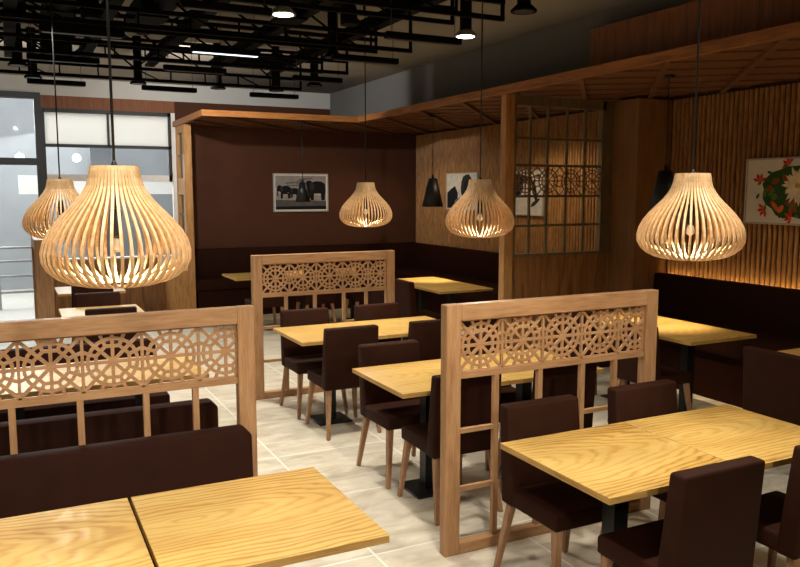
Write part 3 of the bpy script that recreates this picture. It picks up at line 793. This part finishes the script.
duct('slim black duct crossing near the left edge', [(-.4, 6.3, 3.36), (.62, 6.3, 3.36), (.62, 6.3, 3.2)], .075)
for lab, x, y in (('thick black pipe stub hanging among the trusses, right of the big lamp cord', 1.02, 6.15), ('thick black pipe stub hanging among the trusses at the left edge', .12, 6.6), ('thick black pipe stub behind the lit left downlight', 1.95, 5.75)):
    f = MB(); f.tube([(x, y, ZC), (x, y, 3.22)], .07, 18); f.box(x - .11, x + .11, y - .11, y + .11, 3.205, 3.225)
    tag(f.build('ceiling_duct', M['truss']), lab, 'duct', 'black air ducts')
# hanging linear fittings
def linear(label, x0, x1, y, z, lit=False):
    t = thing('linear_light', label, 'light', ((x0 + x1) / 2, y, z), 0, 'slim linear ceiling lights')
    L = (x1 - x0) / 2
    MB().box(-L, L, -.03, .03, 0, .045, .004, 1).build('housing', M['truss'], t)
    MB().box(-L + .02, L - .02, -.022, .022, -.004, .001).build('diffuser', M['tube'] if lit else M['black'], t)
    for s in (-1, 1): MB().tube([(s * L * .85, 0, .04), (s * L * .85, 0, ZC - z)], .0025, 6).build('hanging_wire', M['black'], t)
linear('unlit linear light hanging over the glass door, nearest the left edge', .23, .76, 8.55, 2.99)
linear('unlit linear light hanging before the white blinds', 1.30, 1.86, 8.55, 2.99)
linear('unlit linear light hanging above the left end of the canopy', 2.445, 3.0, 8.57, 2.985)
linear('unlit linear light just behind the round downlight with the elbow duct', 2.49, 2.99, 7.25, 3.0)
linear('unlit linear light left of the lamp cord before the grey corner', 2.39, 2.98, 6.0, 3.0)
linear('linear light glowing white among the trusses', 1.40, 1.98, 6.62, 3.08, True)
linear('unlit linear light among the trusses near the left edge', .20, .76, 7.22, 3.02)
linear('unlit linear light among the trusses left of the glowing tube', .25, .80, 5.95, 3.02)
linear('unlit linear light in the truss row before the glowing tube', 1.30, 1.86, 7.30, 3.02)
linear('unlit linear light high at the picture top, left of the lit downlight', 1.0, 1.56, 4.95, 3.05)
linear('unlit linear light beside the lit downlight on the grey side', 2.40, 3.0, 5.02, 3.0)
# cylindrical downlights
def can(label, x, y, lit=False, z=3.1):
    t = thing('ceiling_downlight', label, 'light', (x, y, z), 0, 'black cylindrical downlights')
    MB().lathe([(.045, .03), (.045, ZC - z)], 18).build('cylinder_body', M['truss'], t)
    MB().lathe([(.066, .002), (.085, .0), (.086, .012), (.046, .05), (.044, .05)], 24).build('rim', M['rail'] if lit else M['truss'], t)
    MB().lathe([(.066, .001), (.066, .02)], 20).build('lens', M['disc'] if lit else M['black'], t)
can('lit round downlight near the picture top, left of centre', 1.69, 5.1, True)
can('lit round downlight beside the grey upper wall', 3.15, 5.19, True)
for lab, x, y in (('unlit downlight above the white blinds', 1.33, 8.98), ('unlit downlight above the left corner of the canopy', 2.2, 9.0), ('unlit downlight above the canopy and elephant picture', 2.85, 8.9),
                  ('unlit downlight at the left edge, nearer of two', .15, 8.2), ('unlit downlight above the glass door post', .30, 9.0), ('unlit downlight before the white corner of the end wall', 3.09, 8.28),
                  ('unlit downlight before the dark upper side wall', 3.06, 4.32), ('unlit downlight among the trusses in the centre', 2.6, 6.5)):
    can(lab, x, y)

# ---------------------------------------------------------------- lights
def spot(name, loc, energy, col, angle=110, blend=.6, r=.06, aim=(0, 0, -1)):
    l = bpy.data.lights.new(name, 'SPOT'); l.energy = energy; l.color = col; l.spot_size = radians(angle); l.spot_blend = blend; l.shadow_soft_size = r
    o = bpy.data.objects.new(name, l); COL.objects.link(o); o.location = loc
    o.rotation_euler = Vector(aim).to_track_quat('-Z', 'Y').to_euler()
    return o
def point(name, loc, energy, col, r=.05):
    l = bpy.data.lights.new(name, 'POINT'); l.energy = energy; l.color = col; l.shadow_soft_size = r
    o = bpy.data.objects.new(name, l); COL.objects.link(o); o.location = loc; return o
WARM = (1., .80, .52); NEUT = (1., .945, .865)
for lab, x, y in lamps:
    spot('lamp_bulb_light', (x, y, ZL + .100), 24, (1., .93, .80), 168, .25, .02)
for x, y, e in ((1.69, 5.1, 195), (3.15, 5.19, 170), (1.7, 2.2, 170), (3.2, 2.2, 110), (.2, 2.4, 130), (.2, 5.4, 105), (1.6, 7.6, 230), (.9, 9.6, 120), (3.0, 7.9, 150)):  # first two belong to the lit cans; the rest are added without fittings
    spot('downlight_and_fill_beam', (x, y, 3.085), e, NEUT, 120, .8, .07 if y < 5.3 else .018)
for (lab, l, s), e in zip(CL, (120, 120, 40)):
    spot('cone_lamp_beam', (l[0], l[1], l[2] + .03), e, WARM, 66, .8, .03)
spot('cone_lamp_beam', (4.5, 10.8, 1.85), 15, WARM, 90, .5, .03)
spot('back_fill', (.2, 9.2, 3.1), 110, (1., .97, .93), 110, .9, .015, aim=(.2, 3., .45))
spot('back_fill', (1.6, 8.9, 3.16), 280, (1., .97, .93), 110, .9, .03, aim=(2.6, 3.4, .25))
spot('back_fill', (1.7, 8.9, 2.9), 38, (1., .95, .88), 90, .9, .07, aim=(2.2, 3.75, -.6))
spot('booth_beam', (5.6, 8.2, 2.9), 60, WARM, 150, .5, .1)
spot('booth_beam', (5.6, 3.2, 2.9), 45, WARM, 150, .5, .1)
spot('booth_beam', (5.4, 11.2, 2.9), 40, WARM, 150, .5, .1)
for x in (-1.2, .4, 2.0):  # added fill from behind the camera, no fitting there
    spot('room_fill', (x, -1.2, 3.0), 210, NEUT, 70, .7, .12, aim=(-.03, .8, -.46))
# daylight outside the shop front
l = bpy.data.lights.new('outside_daylight', 'AREA'); l.energy = 1500; l.size = 5; l.color = (1., .99, .97)
o = bpy.data.objects.new('outside_daylight', l); COL.objects.link(o); o.location = (0, 16.1, 5.2); o.rotation_euler = Vector((.3, -3.4, -2.2)).to_track_quat('-Z', 'Y').to_euler()
l = bpy.data.lights.new('street_daylight', 'AREA'); l.energy = 650; l.size = 5; l.color = (1., .99, .97)
o = bpy.data.objects.new('street_daylight', l); COL.objects.link(o); o.location = (0, 13.6, 6.2); o.rotation_euler = Vector((0, 2.2, -3.)).to_track_quat('-Z', 'Y').to_euler()
wd = bpy.data.worlds.new('World'); S.world = wd; wd.use_nodes = True
wd.node_tree.nodes['Background'].inputs[0].default_value = (.9, .93, 1., 1); wd.node_tree.nodes['Background'].inputs[1].default_value = .5

# ---------------------------------------------------------------- camera
cam = bpy.data.cameras.new('Camera'); cam.sensor_width = 36; cam.lens = 780 / 800 * 36; cam.clip_start = .05
co = bpy.data.objects.new('Camera', cam); COL.objects.link(co)
co.location = (0, 0, 1.94); co.rotation_euler = (pi / 2 - .1167, 0, -.4640)
S.camera = co
S.view_settings.view_transform = 'Standard'; S.view_settings.look = 'None'; S.view_settings.exposure = 0.; S.view_settings.gamma = 1.
